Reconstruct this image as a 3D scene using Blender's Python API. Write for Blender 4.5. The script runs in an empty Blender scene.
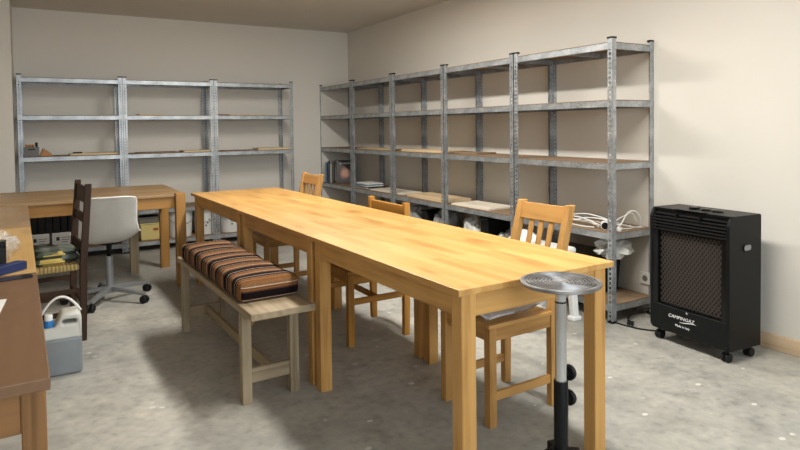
import bpy, bmesh, math, random
from mathutils import Vector, Matrix, Euler
random.seed(7)
S = bpy.context.scene
COL = S.collection
PI = math.pi

# ------------------------------------------------------------------ camera
CAM = (-3.0597, -2.5661, 1.249); YAW, PITCH, ROLL = 0.5364, 0.0316, 0.012
FPX, PCX, PCY = 606.26, 400.49, 146.98
cd = bpy.data.cameras.new('camera'); cam = bpy.data.objects.new('camera', cd); COL.objects.link(cam)
cd.sensor_width = 36; cd.lens = FPX / 800 * 36; cd.sensor_fit = 'HORIZONTAL'
cd.shift_x = (400 - PCX) / 800; cd.shift_y = (PCY - 225) / 800; cd.clip_start = .05
R0 = Vector((math.cos(YAW), -math.sin(YAW), 0))
U0 = Vector((math.sin(YAW) * math.sin(PITCH), math.cos(YAW) * math.sin(PITCH), math.cos(PITCH)))
F0 = Vector((math.sin(YAW) * math.cos(PITCH), math.cos(YAW) * math.cos(PITCH), -math.sin(PITCH)))
RR = R0 * math.cos(ROLL) - U0 * math.sin(ROLL); UU = R0 * math.sin(ROLL) + U0 * math.cos(ROLL)
m3 = Matrix((RR, UU, -F0)).transposed()
cam.matrix_world = Matrix.Translation(CAM) @ m3.to_4x4()
S.camera = cam

# ------------------------------------------------------------------ world, daylight, exposure
W = bpy.data.worlds.new('sky'); S.world = W; W.use_nodes = True
bg = W.node_tree.nodes['Background']; bg.inputs[0].default_value = (.84, .93, 1, 1); bg.inputs[1].default_value = 9.0
S.view_settings.view_transform = 'Standard'; S.view_settings.look = 'None'
S.view_settings.gamma = 1; S.view_settings.use_curve_mapping = False
S.view_settings.exposure = 0.1
LAMP_W = 54
WX0, WX1, WZ0, WZ1 = -3.7, -0.2, .9, 2.2       # window opening in the wall behind the camera
REAR = -4.3; LEFT = -4.6; RIGHT = .4017; BACK = 4.569; HH = 2.486
po = bpy.data.lights.new('window_portal', 'AREA'); po.shape = 'RECTANGLE'; po.size = WX1 - WX0; po.size_y = WZ1 - WZ0
po.cycles.is_portal = True
pob = bpy.data.objects.new('window_portal', po); COL.objects.link(pob)
pob.location = ((WX0 + WX1) / 2, REAR - .06, (WZ0 + WZ1) / 2); pob.rotation_euler = (PI / 2, 0, 0)

# ------------------------------------------------------------------ materials
M = {}
def _new(name):
    m = bpy.data.materials.new(name); m.use_nodes = True; M[name] = m
    nt = m.node_tree; return m, nt, nt.nodes['Principled BSDF']
def lin(c):
    return tuple((x / 12.92 if x <= .04045 else ((x + .055) / 1.055) ** 2.4) for x in [v / 255 for v in c]) + (1,)
def N(nt, t, **k):
    n = nt.nodes.new(t)
    for a, b in k.items(): setattr(n, a, b)
    return n
def coords(nt, scale=(1, 1, 1), kind='Object'):
    tc = N(nt, 'ShaderNodeTexCoord'); mp = N(nt, 'ShaderNodeMapping')
    mp.inputs['Scale'].default_value = scale; nt.links.new(tc.outputs[kind], mp.inputs[0]); return mp.outputs[0]
def ramp(nt, fac, stops, interp='LINEAR'):
    r = N(nt, 'ShaderNodeValToRGB'); r.color_ramp.interpolation = interp
    e = r.color_ramp.elements
    e[0].position, e[0].color = stops[0]; e[1].position, e[1].color = stops[-1]
    for p, c in stops[1:-1]:
        x = e.new(p); x.color = c
    nt.links.new(fac, r.inputs[0]); return r.outputs[0]
def bump(nt, b, fac, strength=.2, dist=.01):
    n = N(nt, 'ShaderNodeBump'); n.inputs['Strength'].default_value = strength; n.inputs['Distance'].default_value = dist
    nt.links.new(fac, n.inputs['Height']); nt.links.new(n.outputs[0], b.inputs['Normal'])
def plain(name, c, rough=.5, metal=0, spec=.5, var=.06, scale=8, bmp=0):
    m, nt, b = _new(name); L = lin(c)
    no = N(nt, 'ShaderNodeTexNoise'); no.inputs['Scale'].default_value = scale; no.inputs['Detail'].default_value = 4
    nt.links.new(coords(nt), no.inputs[0])
    a = tuple(x * (1 - var) for x in L[:3]) + (1,); d = tuple(min(1, x * (1 + var)) for x in L[:3]) + (1,)
    nt.links.new(ramp(nt, no.outputs[0], [(.3, a), (.7, d)]), b.inputs['Base Color'])
    b.inputs['Roughness'].default_value = rough; b.inputs['Metallic'].default_value = metal
    b.inputs['Specular IOR Level'].default_value = spec
    if bmp: bump(nt, b, no.outputs[0], bmp)
    return m
def wood(name, c1, c2, axis='z', rough=.45, fine=26, knots=True):
    m, nt, b = _new(name)
    sc = {'x': (1.2, fine, fine), 'y': (fine, 1.2, fine), 'z': (fine, fine, 1.2)}[axis]
    v = coords(nt, sc)
    n1 = N(nt, 'ShaderNodeTexNoise'); n1.inputs['Scale'].default_value = 1; n1.inputs['Detail'].default_value = 5; n1.inputs['Distortion'].default_value = .6
    nt.links.new(v, n1.inputs[0])
    n2 = N(nt, 'ShaderNodeTexNoise'); n2.inputs['Scale'].default_value = 3; nt.links.new(coords(nt), n2.inputs[0])
    mx = N(nt, 'ShaderNodeMath', operation='ADD'); mu = N(nt, 'ShaderNodeMath', operation='MULTIPLY'); mu.inputs[1].default_value = .45
    nt.links.new(n2.outputs[0], mu.inputs[0]); nt.links.new(n1.outputs[0], mx.inputs[0]); nt.links.new(mu.outputs[0], mx.inputs[1])
    nt.links.new(ramp(nt, mx.outputs[0], [(.45, lin(c2)), (.72, lin(c1)), (.95, tuple(min(1, x * 1.12) for x in lin(c1)[:3]) + (1,))]), b.inputs['Base Color'])
    b.inputs['Roughness'].default_value = rough; b.inputs['Specular IOR Level'].default_value = .28; bump(nt, b, n1.outputs[0], .06, .004)
    return m
def staves(name, c1, c2, cd_, rough=.38, grain='y', bw=.42, bh=.045, dirt=0.0):
    """glued stave board: strips of slightly different tone running along one axis"""
    m, nt, b = _new(name)
    tc = N(nt, 'ShaderNodeTexCoord'); sp = N(nt, 'ShaderNodeSeparateXYZ'); cb = N(nt, 'ShaderNodeCombineXYZ')
    nt.links.new(tc.outputs['Object'], sp.inputs[0])
    g, a = (1, 0) if grain == 'y' else (0, 1)
    nt.links.new(sp.outputs[g], cb.inputs[0]); nt.links.new(sp.outputs[a], cb.inputs[1])
    br = N(nt, 'ShaderNodeTexBrick'); br.offset = .37; br.offset_frequency = 3
    br.inputs['Scale'].default_value = 1; br.inputs['Brick Width'].default_value = bw; br.inputs['Row Height'].default_value = bh
    br.inputs['Mortar Size'].default_value = .0006; br.inputs['Mortar Smooth'].default_value = .3
    br.inputs['Color1'].default_value = lin(c1); br.inputs['Color2'].default_value = lin(c2); br.inputs['Mortar'].default_value = lin(c2)
    nt.links.new(cb.outputs[0], br.inputs[0])
    v = coords(nt, (30, 1.5, 30) if grain == 'y' else (1.5, 30, 30))
    n1 = N(nt, 'ShaderNodeTexNoise'); n1.inputs['Scale'].default_value = 1; n1.inputs['Detail'].default_value = 4; nt.links.new(v, n1.inputs[0])
    v2 = coords(nt, (9, 2.6, 9) if grain == 'y' else (2.6, 9, 9))
    n2 = N(nt, 'ShaderNodeTexNoise'); n2.inputs['Scale'].default_value = 1; n2.inputs['Detail'].default_value = 3; nt.links.new(v2, n2.inputs[0])
    mk = ramp(nt, n2.outputs[0], [(.30, (1, 1, 1, 1)), (.42, (0, 0, 0, 1))])
    mix = N(nt, 'ShaderNodeMix', data_type='RGBA'); mix.inputs[7].default_value = lin(cd_)
    ma = N(nt, 'ShaderNodeMath', operation='MULTIPLY'); ma.inputs[1].default_value = .45
    nt.links.new(mk, ma.inputs[0]); nt.links.new(ma.outputs[0], mix.inputs[0]); nt.links.new(br.outputs[0], mix.inputs[6])
    mg = N(nt, 'ShaderNodeMix', data_type='RGBA', blend_type='MULTIPLY'); mg.inputs[0].default_value = .5
    nt.links.new(mix.outputs[2], mg.inputs[6])
    nt.links.new(ramp(nt, n1.outputs[0], [(.3, (.72, .68, .6, 1)), (.65, (1, 1, 1, 1))]), mg.inputs[7])
    nt.links.new(mg.outputs[2], b.inputs['Base Color']); b.inputs['Roughness'].default_value = rough
    rr = ramp(nt, n2.outputs[0], [(.3, (rough - .06,) * 3 + (1,)), (.7, (rough + .12,) * 3 + (1,))]); nt.links.new(rr, b.inputs['Roughness'])
    return m

def mat_floor():
    m, nt, b = _new('concrete')
    v = coords(nt)
    def noise(s, d=6, dist=0):
        n = N(nt, 'ShaderNodeTexNoise'); n.inputs['Scale'].default_value = s; n.inputs['Detail'].default_value = d; n.inputs['Distortion'].default_value = dist
        nt.links.new(v, n.inputs[0]); return n.outputs[0]
    big, mid, fin = noise(.9, 4, .4), noise(5.5, 12, .5), noise(22, 8)
    base = ramp(nt, big, [(.3, lin((156, 156, 150))), (.5, lin((168, 166, 158))), (.7, lin((180, 176, 166)))])
    m1 = N(nt, 'ShaderNodeMix', data_type='RGBA', blend_type='MULTIPLY'); m1.inputs[0].default_value = .85
    nt.links.new(base, m1.inputs[6]); nt.links.new(ramp(nt, mid, [(.26, (.70, .70, .70, 1)), (.42, (.89, .89, .89, 1)), (.52, (1, 1, 1, 1)), (.7, (1.08, 1.07, 1.05, 1))]), m1.inputs[7])
    m2 = N(nt, 'ShaderNodeMix', data_type='RGBA', blend_type='MULTIPLY'); m2.inputs[0].default_value = .45
    nt.links.new(m1.outputs[2], m2.inputs[6]); nt.links.new(ramp(nt, fin, [(.3, (.5, .5, .5, 1)), (.42, (.86, .86, .86, 1)), (.55, (1.02, 1.02, 1.02, 1)), (.72, (1.3, 1.29, 1.26, 1))]), m2.inputs[7])
    # scattered paint / plaster splashes
    vm = coords(nt, (5.5, 8, 1)); vo = N(nt, 'ShaderNodeTexVoronoi'); vo.inputs['Scale'].default_value = 1; nt.links.new(vm, vo.inputs[0])
    wob = N(nt, 'ShaderNodeMath', operation='MULTIPLY'); wob.inputs[1].default_value = .16; nt.links.new(noise(26, 3), wob.inputs[0])
    dd = N(nt, 'ShaderNodeMath', operation='ADD'); nt.links.new(vo.outputs['Distance'], dd.inputs[0]); nt.links.new(wob.outputs[0], dd.inputs[1])
    spot = ramp(nt, dd.outputs[0], [(.15, (1, 1, 1, 1)), (.17, (0, 0, 0, 1))])
    m3_ = N(nt, 'ShaderNodeMix', data_type='RGBA'); m3_.inputs[7].default_value = lin((205, 203, 196))
    nt.links.new(spot, m3_.inputs[0]); nt.links.new(m2.outputs[2], m3_.inputs[6])
    nt.links.new(m3_.outputs[2], b.inputs['Base Color'])
    nt.links.new(ramp(nt, mid, [(.3, (.42,) * 3 + (1,)), (.7, (.68,) * 3 + (1,))]), b.inputs['Roughness'])
    bump(nt, b, fin, .12, .004)
def mat_galv():
    m, nt, b = _new('galvanised')
    vo = N(nt, 'ShaderNodeTexVoronoi'); vo.inputs['Scale'].default_value = 60; nt.links.new(coords(nt), vo.inputs[0])
    no = N(nt, 'ShaderNodeTexNoise'); no.inputs['Scale'].default_value = 7; nt.links.new(coords(nt), no.inputs[0])
    ad = N(nt, 'ShaderNodeMix', data_type='RGBA'); ad.inputs[0].default_value = .6
    nt.links.new(ramp(nt, vo.outputs['Color'], [(.1, lin((128, 132, 135))), (.9, lin((196, 200, 203)))]), ad.inputs[6])
    nt.links.new(ramp(nt, no.outputs[0], [(.3, lin((126, 132, 136))), (.7, lin((200, 203, 205)))]), ad.inputs[7])
    nt.links.new(ad.outputs[2], b.inputs['Base Color']); b.inputs['Metallic'].default_value = .65
    nt.links.new(ramp(nt, vo.outputs['Color'], [(.1, (.34,) * 3 + (1,)), (.9, (.52,) * 3 + (1,))]), b.inputs['Roughness'])
def mat_wall(name, c):
    m, nt, b = _new(name); L = lin(c)
    no = N(nt, 'ShaderNodeTexNoise'); no.inputs['Scale'].default_value = 1.6; no.inputs['Detail'].default_value = 6; nt.links.new(coords(nt), no.inputs[0])
    nt.links.new(ramp(nt, no.outputs[0], [(.3, tuple(x * .96 for x in L[:3]) + (1,)), (.7, L)]), b.inputs['Base Color'])
    b.inputs['Roughness'].default_value = .85
    n2 = N(nt, 'ShaderNodeTexNoise'); n2.inputs['Scale'].default_value = 90; nt.links.new(coords(nt), n2.inputs[0]); bump(nt, b, n2.outputs[0], .08, .003)
def mat_stripes():
    m, nt, b = _new('striped_weave')
    uv = N(nt, 'ShaderNodeUVMap'); sp = N(nt, 'ShaderNodeSeparateXYZ'); nt.links.new(uv.outputs[0], sp.inputs[0])
    md = N(nt, 'ShaderNodeMath', operation='FRACT'); nt.links.new(sp.outputs[0], md.inputs[0])
    T, O, D, K, Wt, Bn = (130, 94, 62), (124, 78, 40), (50, 31, 26), (20, 15, 17), (188, 172, 156), (84, 52, 36)
    st = [(0, K), (.09, Bn), (.15, T), (.20, O), (.26, Wt), (.29, T), (.40, O), (.46, T), (.54, Bn), (.58, T), (.64, O), (.68, K), (.76, D), (.80, Wt), (.83, D), (.88, K)]
    col = ramp(nt, md.outputs[0], [(p, lin(c)) for p, c in st], 'CONSTANT')
    no = N(nt, 'ShaderNodeTexNoise'); no.inputs['Scale'].default_value = 1; no.inputs['Detail'].default_value = 2; nt.links.new(coords(nt, (60, 350, 350)), no.inputs[0])
    mg = N(nt, 'ShaderNodeMix', data_type='RGBA', blend_type='MULTIPLY'); mg.inputs[0].default_value = .75
    nt.links.new(col, mg.inputs[6]); nt.links.new(ramp(nt, no.outputs[0], [(.3, (.5, .5, .5, 1)), (.7, (1.1, 1.1, 1.1, 1))]), mg.inputs[7])
    nt.links.new(mg.outputs[2], b.inputs['Base Color']); b.inputs['Roughness'].default_value = .95; b.inputs['Specular IOR Level'].default_value = .15
    bump(nt, b, no.outputs[0], .3, .004)
def mat_floral():
    m, nt, b = _new('floral_print')
    v = coords(nt, (13, 13, 13)); vo = N(nt, 'ShaderNodeTexVoronoi'); vo.inputs['Scale'].default_value = 1
    no = N(nt, 'ShaderNodeTexNoise'); no.inputs['Scale'].default_value = 1.6; nt.links.new(v, no.inputs[0])
    mx = N(nt, 'ShaderNodeMix', data_type='RGBA'); mx.inputs[0].default_value = .35; nt.links.new(v, mx.inputs[6]); nt.links.new(no.outputs['Color'], mx.inputs[7])
    nt.links.new(mx.outputs[2], vo.inputs[0]); sp = N(nt, 'ShaderNodeSeparateColor'); nt.links.new(vo.outputs['Color'], sp.inputs[0])
    cs = [(0, (96, 104, 92)), (.30, (200, 176, 96)), (.38, (70, 84, 70)), (.55, (120, 122, 112)), (.68, (206, 128, 120)), (.8, (52, 60, 54)), (.9, (220, 206, 180))]
    nt.links.new(ramp(nt, sp.outputs[0], [(p, lin(c)) for p, c in cs], 'CONSTANT'), b.inputs['Base Color']); b.inputs['Roughness'].default_value = .9
def mat_rush():
    m, nt, b = _new('rush_weave')
    wv = N(nt, 'ShaderNodeTexWave'); wv.inputs['Scale'].default_value = 16; wv.inputs['Distortion'].default_value = 1.5; nt.links.new(coords(nt), wv.inputs[0])
    nt.links.new(ramp(nt, wv.outputs[0], [(.1, lin((140, 120, 74))), (.9, lin((172, 148, 92)))]), b.inputs['Base Color']); b.inputs['Roughness'].default_value = .8
    bump(nt, b, wv.outputs[0], .6, .006)
def mat_turntable():
    m, nt, b = _new('turned_aluminium')
    b.inputs['Base Color'].default_value = lin((196, 196, 198)); b.inputs['Metallic'].default_value = .9
    no = N(nt, 'ShaderNodeTexNoise'); no.inputs['Scale'].default_value = 14; nt.links.new(coords(nt), no.inputs[0])
    nt.links.new(ramp(nt, no.outputs[0], [(.3, lin((128, 126, 124))), (.7, lin((178, 178, 180)))]), b.inputs['Base Color'])
    nt.links.new(ramp(nt, no.outputs[0], [(.3, (.36,) * 3 + (1,)), (.7, (.5,) * 3 + (1,))]), b.inputs['Roughness'])
def mat_plastic_clear(name, c, tr):
    m, nt, b = _new(name); b.inputs['Base Color'].default_value = lin(c); b.inputs['Roughness'].default_value = .25
    t = N(nt, 'ShaderNodeBsdfTransparent'); mx = N(nt, 'ShaderNodeMixShader'); out = nt.nodes['Material Output']
    no = N(nt, 'ShaderNodeTexNoise'); no.inputs['Scale'].default_value = 18; nt.links.new(coords(nt), no.inputs[0])
    nt.links.new(ramp(nt, no.outputs[0], [(.3, (max(0, tr - .25),) * 3 + (1,)), (.7, (min(1, tr + .15),) * 3 + (1,))]), mx.inputs[0])
    nt.links.new(b.outputs[0], mx.inputs[1]); nt.links.new(t.outputs[0], mx.inputs[2]); nt.links.new(mx.outputs[0], out.inputs[0])
def mat_pane():
    m, nt, b = _new('window_glass'); b.inputs['Roughness'].default_value = .02; b.inputs['Metallic'].default_value = 1
    fr = N(nt, 'ShaderNodeFresnel'); fr.inputs[0].default_value = 1.4; t = N(nt, 'ShaderNodeBsdfTransparent'); mx = N(nt, 'ShaderNodeMixShader')
    nt.links.new(fr.outputs[0], mx.inputs[0]); nt.links.new(t.outputs[0], mx.inputs[1]); nt.links.new(b.outputs[0], mx.inputs[2])
    nt.links.new(mx.outputs[0], nt.nodes['Material Output'].inputs[0])
def mat_emit(name, c, s):
    m, nt, b = _new(name); b.inputs['Base Color'].default_value = lin((240, 240, 235))
    b.inputs['Emission Color'].default_value = c; b.inputs['Emission Strength'].default_value = s
def mat_book():
    m, nt, b = _new('book_cover_print')
    tc = N(nt, 'ShaderNodeTexCoord'); mp = N(nt, 'ShaderNodeMapping'); nt.links.new(tc.outputs['Object'], mp.inputs[0])
    gr = N(nt, 'ShaderNodeTexGradient', gradient_type='SPHERICAL'); mp.inputs['Location'].default_value = (0, 0, -1.35); mp.inputs['Scale'].default_value = (13, 1, 11)
    nt.links.new(mp.outputs[0], gr.inputs[0])
    no = N(nt, 'ShaderNodeTexNoise'); no.inputs['Scale'].default_value = 30; nt.links.new(tc.outputs['Object'], no.inputs[0])
    mu = N(nt, 'ShaderNodeMath', operation='MULTIPLY'); nt.links.new(gr.outputs[1], mu.inputs[0]); nt.links.new(no.outputs[0], mu.inputs[1])
    nt.links.new(ramp(nt, mu.outputs[0], [(0, lin((24, 20, 20))), (.1, lin((92, 34, 28))), (.3, lin((196, 140, 110)))]), b.inputs['Base Color'])
    b.inputs['Roughness'].default_value = .35

mat_floor(); mat_galv(); mat_stripes(); mat_floral(); mat_rush(); mat_turntable(); mat_pane(); mat_book()
mat_wall('plaster', (222, 217, 207)); mat_wall('ceiling_paint', (212, 207, 198))
staves('birch_top', (212, 166, 100), (197, 148, 81), (150, 100, 50))
staves('birch_top_far', (208, 162, 94), (193, 144, 76), (150, 102, 52))
staves('oak_top', (184, 150, 104), (166, 132, 88), (128, 92, 56), grain='x', bw=.9, bh=.07)
staves('pale_top', (214, 176, 112), (198, 156, 92), (150, 110, 66), bw=.6, bh=.09)
staves('dull_top', (178, 146, 106), (164, 132, 94), (120, 92, 62), bw=.6, bh=.09)
staves('brown_top', (124, 92, 64), (106, 76, 52), (66, 44, 30), bw=2.4, bh=.14, rough=.45)
for ax in 'xyz':
    wood('pine_' + ax, (196, 150, 88), (160, 112, 58), ax)
    wood('honey_' + ax, (168, 124, 68), (130, 90, 44), ax)
    wood('brown_' + ax, (138, 100, 62), (98, 68, 40), ax)
    wood('grey_oak_' + ax, (158, 142, 116), (116, 100, 78), ax, rough=.6)
    wood('walnut_' + ax, (60, 41, 27), (34, 23, 15), ax, rough=.6)
    wood('chairwood_' + ax, (182, 138, 80), (146, 102, 54), ax)
    wood('redwood_' + ax, (180, 130, 60), (144, 96, 40), ax)
wood('board_raw', (214, 190, 152), (190, 164, 126), 'y', .7)
wood('board_pale', (224, 214, 196), (204, 190, 168), 'y', .7)
wood('skirting_pine', (204, 178, 146), (172, 142, 106), 'y', .6)
plain('hardboard', (142, 118, 92), .75, var=.12, scale=20)
plain('black_plastic', (15, 15, 16), .5, spec=.3)
plain('black_paint', (11, 14, 15), .42, spec=.25, var=.1, scale=3)
plain('black_gloss', (12, 13, 14), .25, spec=.35)
plain('grille', (84, 76, 70), .45, metal=.3)
plain('burner_dark', (40, 34, 31), .8)
plain('white_plastic', (226, 226, 222), .4)
plain('shell_white', (216, 214, 208), .38)
plain('rim_white', (236, 234, 228), .35)
plain('steel', (212, 214, 216), .2, metal=.88)
plain('chrome', (220, 221, 222), .2, metal=.7)
plain('grey_metal', (150, 153, 155), .4, metal=.55)
plain('card_white', (210, 208, 202), .7)
plain('ink', (50, 50, 52), .8)
plain('white_ink', (238, 238, 236), .6)
plain('cream_plastic', (214, 196, 128), .5)
plain('rust_label', (170, 84, 40), .7)
plain('lid_grey', (110, 106, 98), .5)
plain('blue_cap', (34, 112, 176), .4)
plain('navy', (28, 44, 88), .45)
plain('navy_dark', (22, 26, 42), .4)
plain('paper', (236, 234, 228), .85)
plain('paper_blue', (148, 164, 180), .6)
plain('liquid', (128, 134, 138), .25)
plain('can_milk', (206, 206, 198), .4)
plain('grey_box', (112, 110, 106), .6)
plain('kraft', (176, 128, 86), .8)
plain('book_blue', (58, 84, 112), .5)
plain('book_grey', (150, 148, 142), .5)
plain('book_dark', (48, 46, 50), .5)
plain('bag_white', (214, 213, 208), .45)
plain('socket_white', (222, 220, 212), .4)
plain('grey_fabric', (232, 231, 232), .9, var=.15, scale=60)
plain('window_frame_paint', (228, 226, 220), .5)
mat_plastic_clear('clear_film', (222, 222, 218), .78)
mat_plastic_clear('grey_film', (150, 152, 152), .22)
mat_plastic_clear('milky_film', (214, 214, 210), .12)
mat_emit('lamp_diffuser', (1, .94, .85, 1), 3.0)

# ------------------------------------------------------------------ mesh helpers
def bmn(): return bmesh.new()
def box(bm, x0, x1, y0, y1, z0, z1, mtx=None):
    v = [Vector((x, y, z)) for z in (z0, z1) for y in (y0, y1) for x in (x0, x1)]
    if mtx: v = [mtx @ p for p in v]
    v = [bm.verts.new(p) for p in v]
    for f in ((0, 2, 3, 1), (4, 5, 7, 6), (0, 1, 5, 4), (2, 6, 7, 3), (0, 4, 6, 2), (1, 3, 7, 5)): bm.faces.new([v[i] for i in f])
    return v
def beam(bm, a, b, w, d, up=(0, 0, 1), w2=None, d2=None):
    """bar from a to b, section w (side) x d (along up), optionally tapering"""
    a, b = Vector(a), Vector(b); t = (b - a).normalized(); s = t.cross(Vector(up)).normalized(); u = s.cross(t)
    w2 = w2 or w; d2 = d2 or d; vs = []
    for p, ww, dd in ((a, w, d), (b, w2, d2)):
        vs += [bm.verts.new(p + s * i * ww / 2 + u * j * dd / 2) for i, j in ((-1, -1), (1, -1), (1, 1), (-1, 1))]
    for f in ((3, 2, 1, 0), (4, 5, 6, 7), (0, 1, 5, 4), (1, 2, 6, 5), (2, 3, 7, 6), (3, 0, 4, 7)): bm.faces.new([vs[i] for i in f])
def tube(bm, pts, r, n=8, closed=False):
    pts = [Vector(p) for p in pts]; rings = []; L = len(pts); prev = None
    for i, p in enumerate(pts):
        t = (pts[(i + 1) % L] - pts[i - 1]) if closed else (pts[min(i + 1, L - 1)] - pts[max(i - 1, 0)])
        t.normalize()
        ref = prev if prev else (Vector((0, 0, 1)) if abs(t.z) < .9 else Vector((1, 0, 0)))
        s = (ref - t * ref.dot(t)).normalized(); prev = s; u = t.cross(s)
        rr = r[i] if isinstance(r, (list, tuple)) else r
        rings.append([bm.verts.new(p + (s * math.cos(2 * PI * k / n) + u * math.sin(2 * PI * k / n)) * rr) for k in range(n)])
    for i in range(L if closed else L - 1):
        a, b = rings[i], rings[(i + 1) % L]
        for k in range(n): bm.faces.new([a[k], a[(k + 1) % n], b[(k + 1) % n], b[k]])
    if not closed: bm.faces.new(rings[0][::-1]); bm.faces.new(rings[-1])
def lathe(bm, prof, n=32, c=(0, 0, 0), mtx=None):
    rings = []; c = Vector(c)
    for r, z in prof:
        ps = [Vector((r * math.cos(2 * PI * k / n), r * math.sin(2 * PI * k / n), z)) for k in range(n)] if r > 1e-6 else [Vector((0, 0, z))]
        if mtx: ps = [mtx @ p for p in ps]
        rings.append([bm.verts.new(p + c) for p in ps])
    for a, b in zip(rings, rings[1:]):
        for k in range(n):
            k2 = (k + 1) % n
            if len(a) == 1 and len(b) == 1: continue
            if len(a) == 1: bm.faces.new([a[0], b[k], b[k2]])
            elif len(b) == 1: bm.faces.new([a[k], a[k2], b[0]])
            else: bm.faces.new([a[k], a[k2], b[k2], b[k]])
    if len(rings[0]) > 1: bm.faces.new(rings[0][::-1])
    if len(rings[-1]) > 1: bm.faces.new(rings[-1])
def finish(name, bm, bev=0, seg=2, smooth=False):
    if bev: bmesh.ops.bevel(bm, geom=list(bm.edges), offset=bev, segments=seg, affect='EDGES', profile=.5, clamp_overlap=True)
    bmesh.ops.recalc_face_normals(bm, faces=bm.faces)
    me = bpy.data.meshes.new(name); bm.to_mesh(me); bm.free()
    if smooth:
        for p in me.polygons: p.use_smooth = True
    return me
def put(name, me, mat, parent=None, loc=(0, 0, 0), rot=(0, 0, 0), label=None):
    if mat and not me.materials: me.materials.append(M[mat])
    o = bpy.data.objects.new(name, me); COL.objects.link(o); o.location = loc; o.rotation_euler = rot
    if parent: o.parent = parent
    if label: o['label'] = label
    return o
def part(name, bm, mat, parent=None, bev=0, seg=2, smooth=False, loc=(0, 0, 0), rot=(0, 0, 0), label=None):
    return put(name, finish(name, bm, bev, seg, smooth), mat, parent, loc, rot, label)
def tag(o, label, cat, group=None):
    o['label'] = label; o['category'] = cat
    if group: o['group'] = group
    return o
def thing(name, label, cat, loc=(0, 0, 0), rz=0, group=None):
    o = bpy.data.objects.new(name, None); COL.objects.link(o); o.location = loc; o.rotation_euler = (0, 0, rz); o.empty_display_size = .1
    return tag(o, label, cat, group)
def struct(o): o['kind'] = 'structure'; return o
def bx(name, mat, parent, x0, x1, y0, y1, z0, z1, bev=.002, seg=1, label=None):
    bm = bmn(); box(bm, x0, x1, y0, y1, z0, z1); return part(name, bm, mat, parent, bev, seg, label=label)
def smooth_angle(o, deg=40):
    me = o.data
    for p in me.polygons: p.use_smooth = True
    me.set_sharp_from_angle(angle=math.radians(deg)) if hasattr(me, 'set_sharp_from_angle') else None
def blob(dims, seed, amp=.25, sub=4, freq=3.0, flat=True):
    """crumpled bag shape sitting on z=0"""
    from mathutils import noise
    bm = bmn(); bmesh.ops.create_icosphere(bm, subdivisions=sub, radius=1)
    off = Vector((seed * 7.3, seed * 3.1, seed * 1.7))
    for v in bm.verts:
        p = v.co.copy(); n = noise.noise(p * freq + off) + .5 * abs(noise.noise(p * freq * 2.3 + off)); k = 1 + amp * n
        q = Vector((p.x * k * dims[0] / 2, p.y * k * dims[1] / 2, p.z * k * dims[2] / 2 + dims[2] / 2))
        if flat and q.z < dims[2] * .12: q.z = 0
        v.co = q
    return bm
def text_mesh(s, size, thick=.0006):
    cu = bpy.data.curves.new('text', 'FONT'); cu.body = s; cu.size = size; cu.extrude = thick; cu.align_x = 'CENTER'; cu.resolution_u = 2
    o = bpy.data.objects.new('tmp_text', cu); COL.objects.link(o); dg = bpy.context.evaluated_depsgraph_get()
    me = bpy.data.meshes.new_from_object(o.evaluated_get(dg)); bpy.data.objects.remove(o); bpy.data.curves.remove(cu); return me
def plate(outlines, depth, bevel=0):
    """2D outlines (first outer, rest holes) extruded symmetrically about z=0"""
    cu = bpy.data.curves.new('pl', 'CURVE'); cu.dimensions = '2D'; cu.fill_mode = 'BOTH'; cu.extrude = depth / 2 - bevel; cu.bevel_depth = bevel; cu.bevel_resolution = 2; cu.offset = -bevel
    for ol in outlines:
        s = cu.splines.new('POLY'); s.points.add(len(ol) - 1); s.use_cyclic_u = True
        for p, q in zip(s.points, ol): p.co = (q[0], q[1], 0, 1)
    o = bpy.data.objects.new('tmp_plate', cu); COL.objects.link(o); dg = bpy.context.evaluated_depsgraph_get()
    me = bpy.data.meshes.new_from_object(o.evaluated_get(dg)); bpy.data.objects.remove(o); bpy.data.curves.remove(cu); return me
def rrect(x0, x1, y0, y1, r, n=6):
    out = []
    for cx, cy, a0 in ((x1 - r, y1 - r, 0), (x0 + r, y1 - r, PI / 2), (x0 + r, y0 + r, PI), (x1 - r, y0 + r, 1.5 * PI)):
        for k in range(n + 1):
            a = a0 + PI / 2 * k / n; out.append((cx + r * math.cos(a), cy + r * math.sin(a)))
    return out

# ------------------------------------------------------------------ the room
T = .2
struct(bx('floor', 'concrete', None, LEFT - T, RIGHT + T, REAR - T, BACK + T, -T, 0, 0))
struct(bx('ceiling', 'ceiling_paint', None, LEFT - T, RIGHT + T, REAR - T, BACK + T, HH, HH + T, 0))
struct(bx('wall_back', 'plaster', None, LEFT - T, RIGHT + T, BACK, BACK + T, 0, HH, 0))
struct(bx('wall_right', 'plaster', None, RIGHT, RIGHT + T, REAR - T, BACK, 0, HH, 0))
struct(bx('wall_left', 'plaster', None, LEFT - T, LEFT, REAR - T, BACK, 0, HH, 0))
struct(bx('wall_pier', 'plaster', None, LEFT, -3.267, 4.1, BACK, 0, HH, .004))
bm = bmn()
box(bm, LEFT, WX0, REAR - T, REAR, 0, HH); box(bm, WX1, RIGHT, REAR - T, REAR, 0, HH)
box(bm, WX0, WX1, REAR - T, REAR, 0, WZ0); box(bm, WX0, WX1, REAR - T, REAR, WZ1, HH)
struct(part('wall_rear', bm, 'plaster'))
win = bpy.data.objects.new('window_1', None); COL.objects.link(win); struct(win)
bm = bmn(); f = .06
box(bm, WX0, WX1, REAR - .14, REAR - .08, WZ0, WZ0 + f); box(bm, WX0, WX1, REAR - .14, REAR - .08, WZ1 - f, WZ1)
for x in (WX0, (WX0 + WX1) / 2 - f / 2, WX1 - f): box(bm, x, x + f, REAR - .14, REAR - .08, WZ0 + f, WZ1 - f)
part('window_frame', bm, 'window_frame_paint', win)
mid = (WX0 + WX1) / 2
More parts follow.
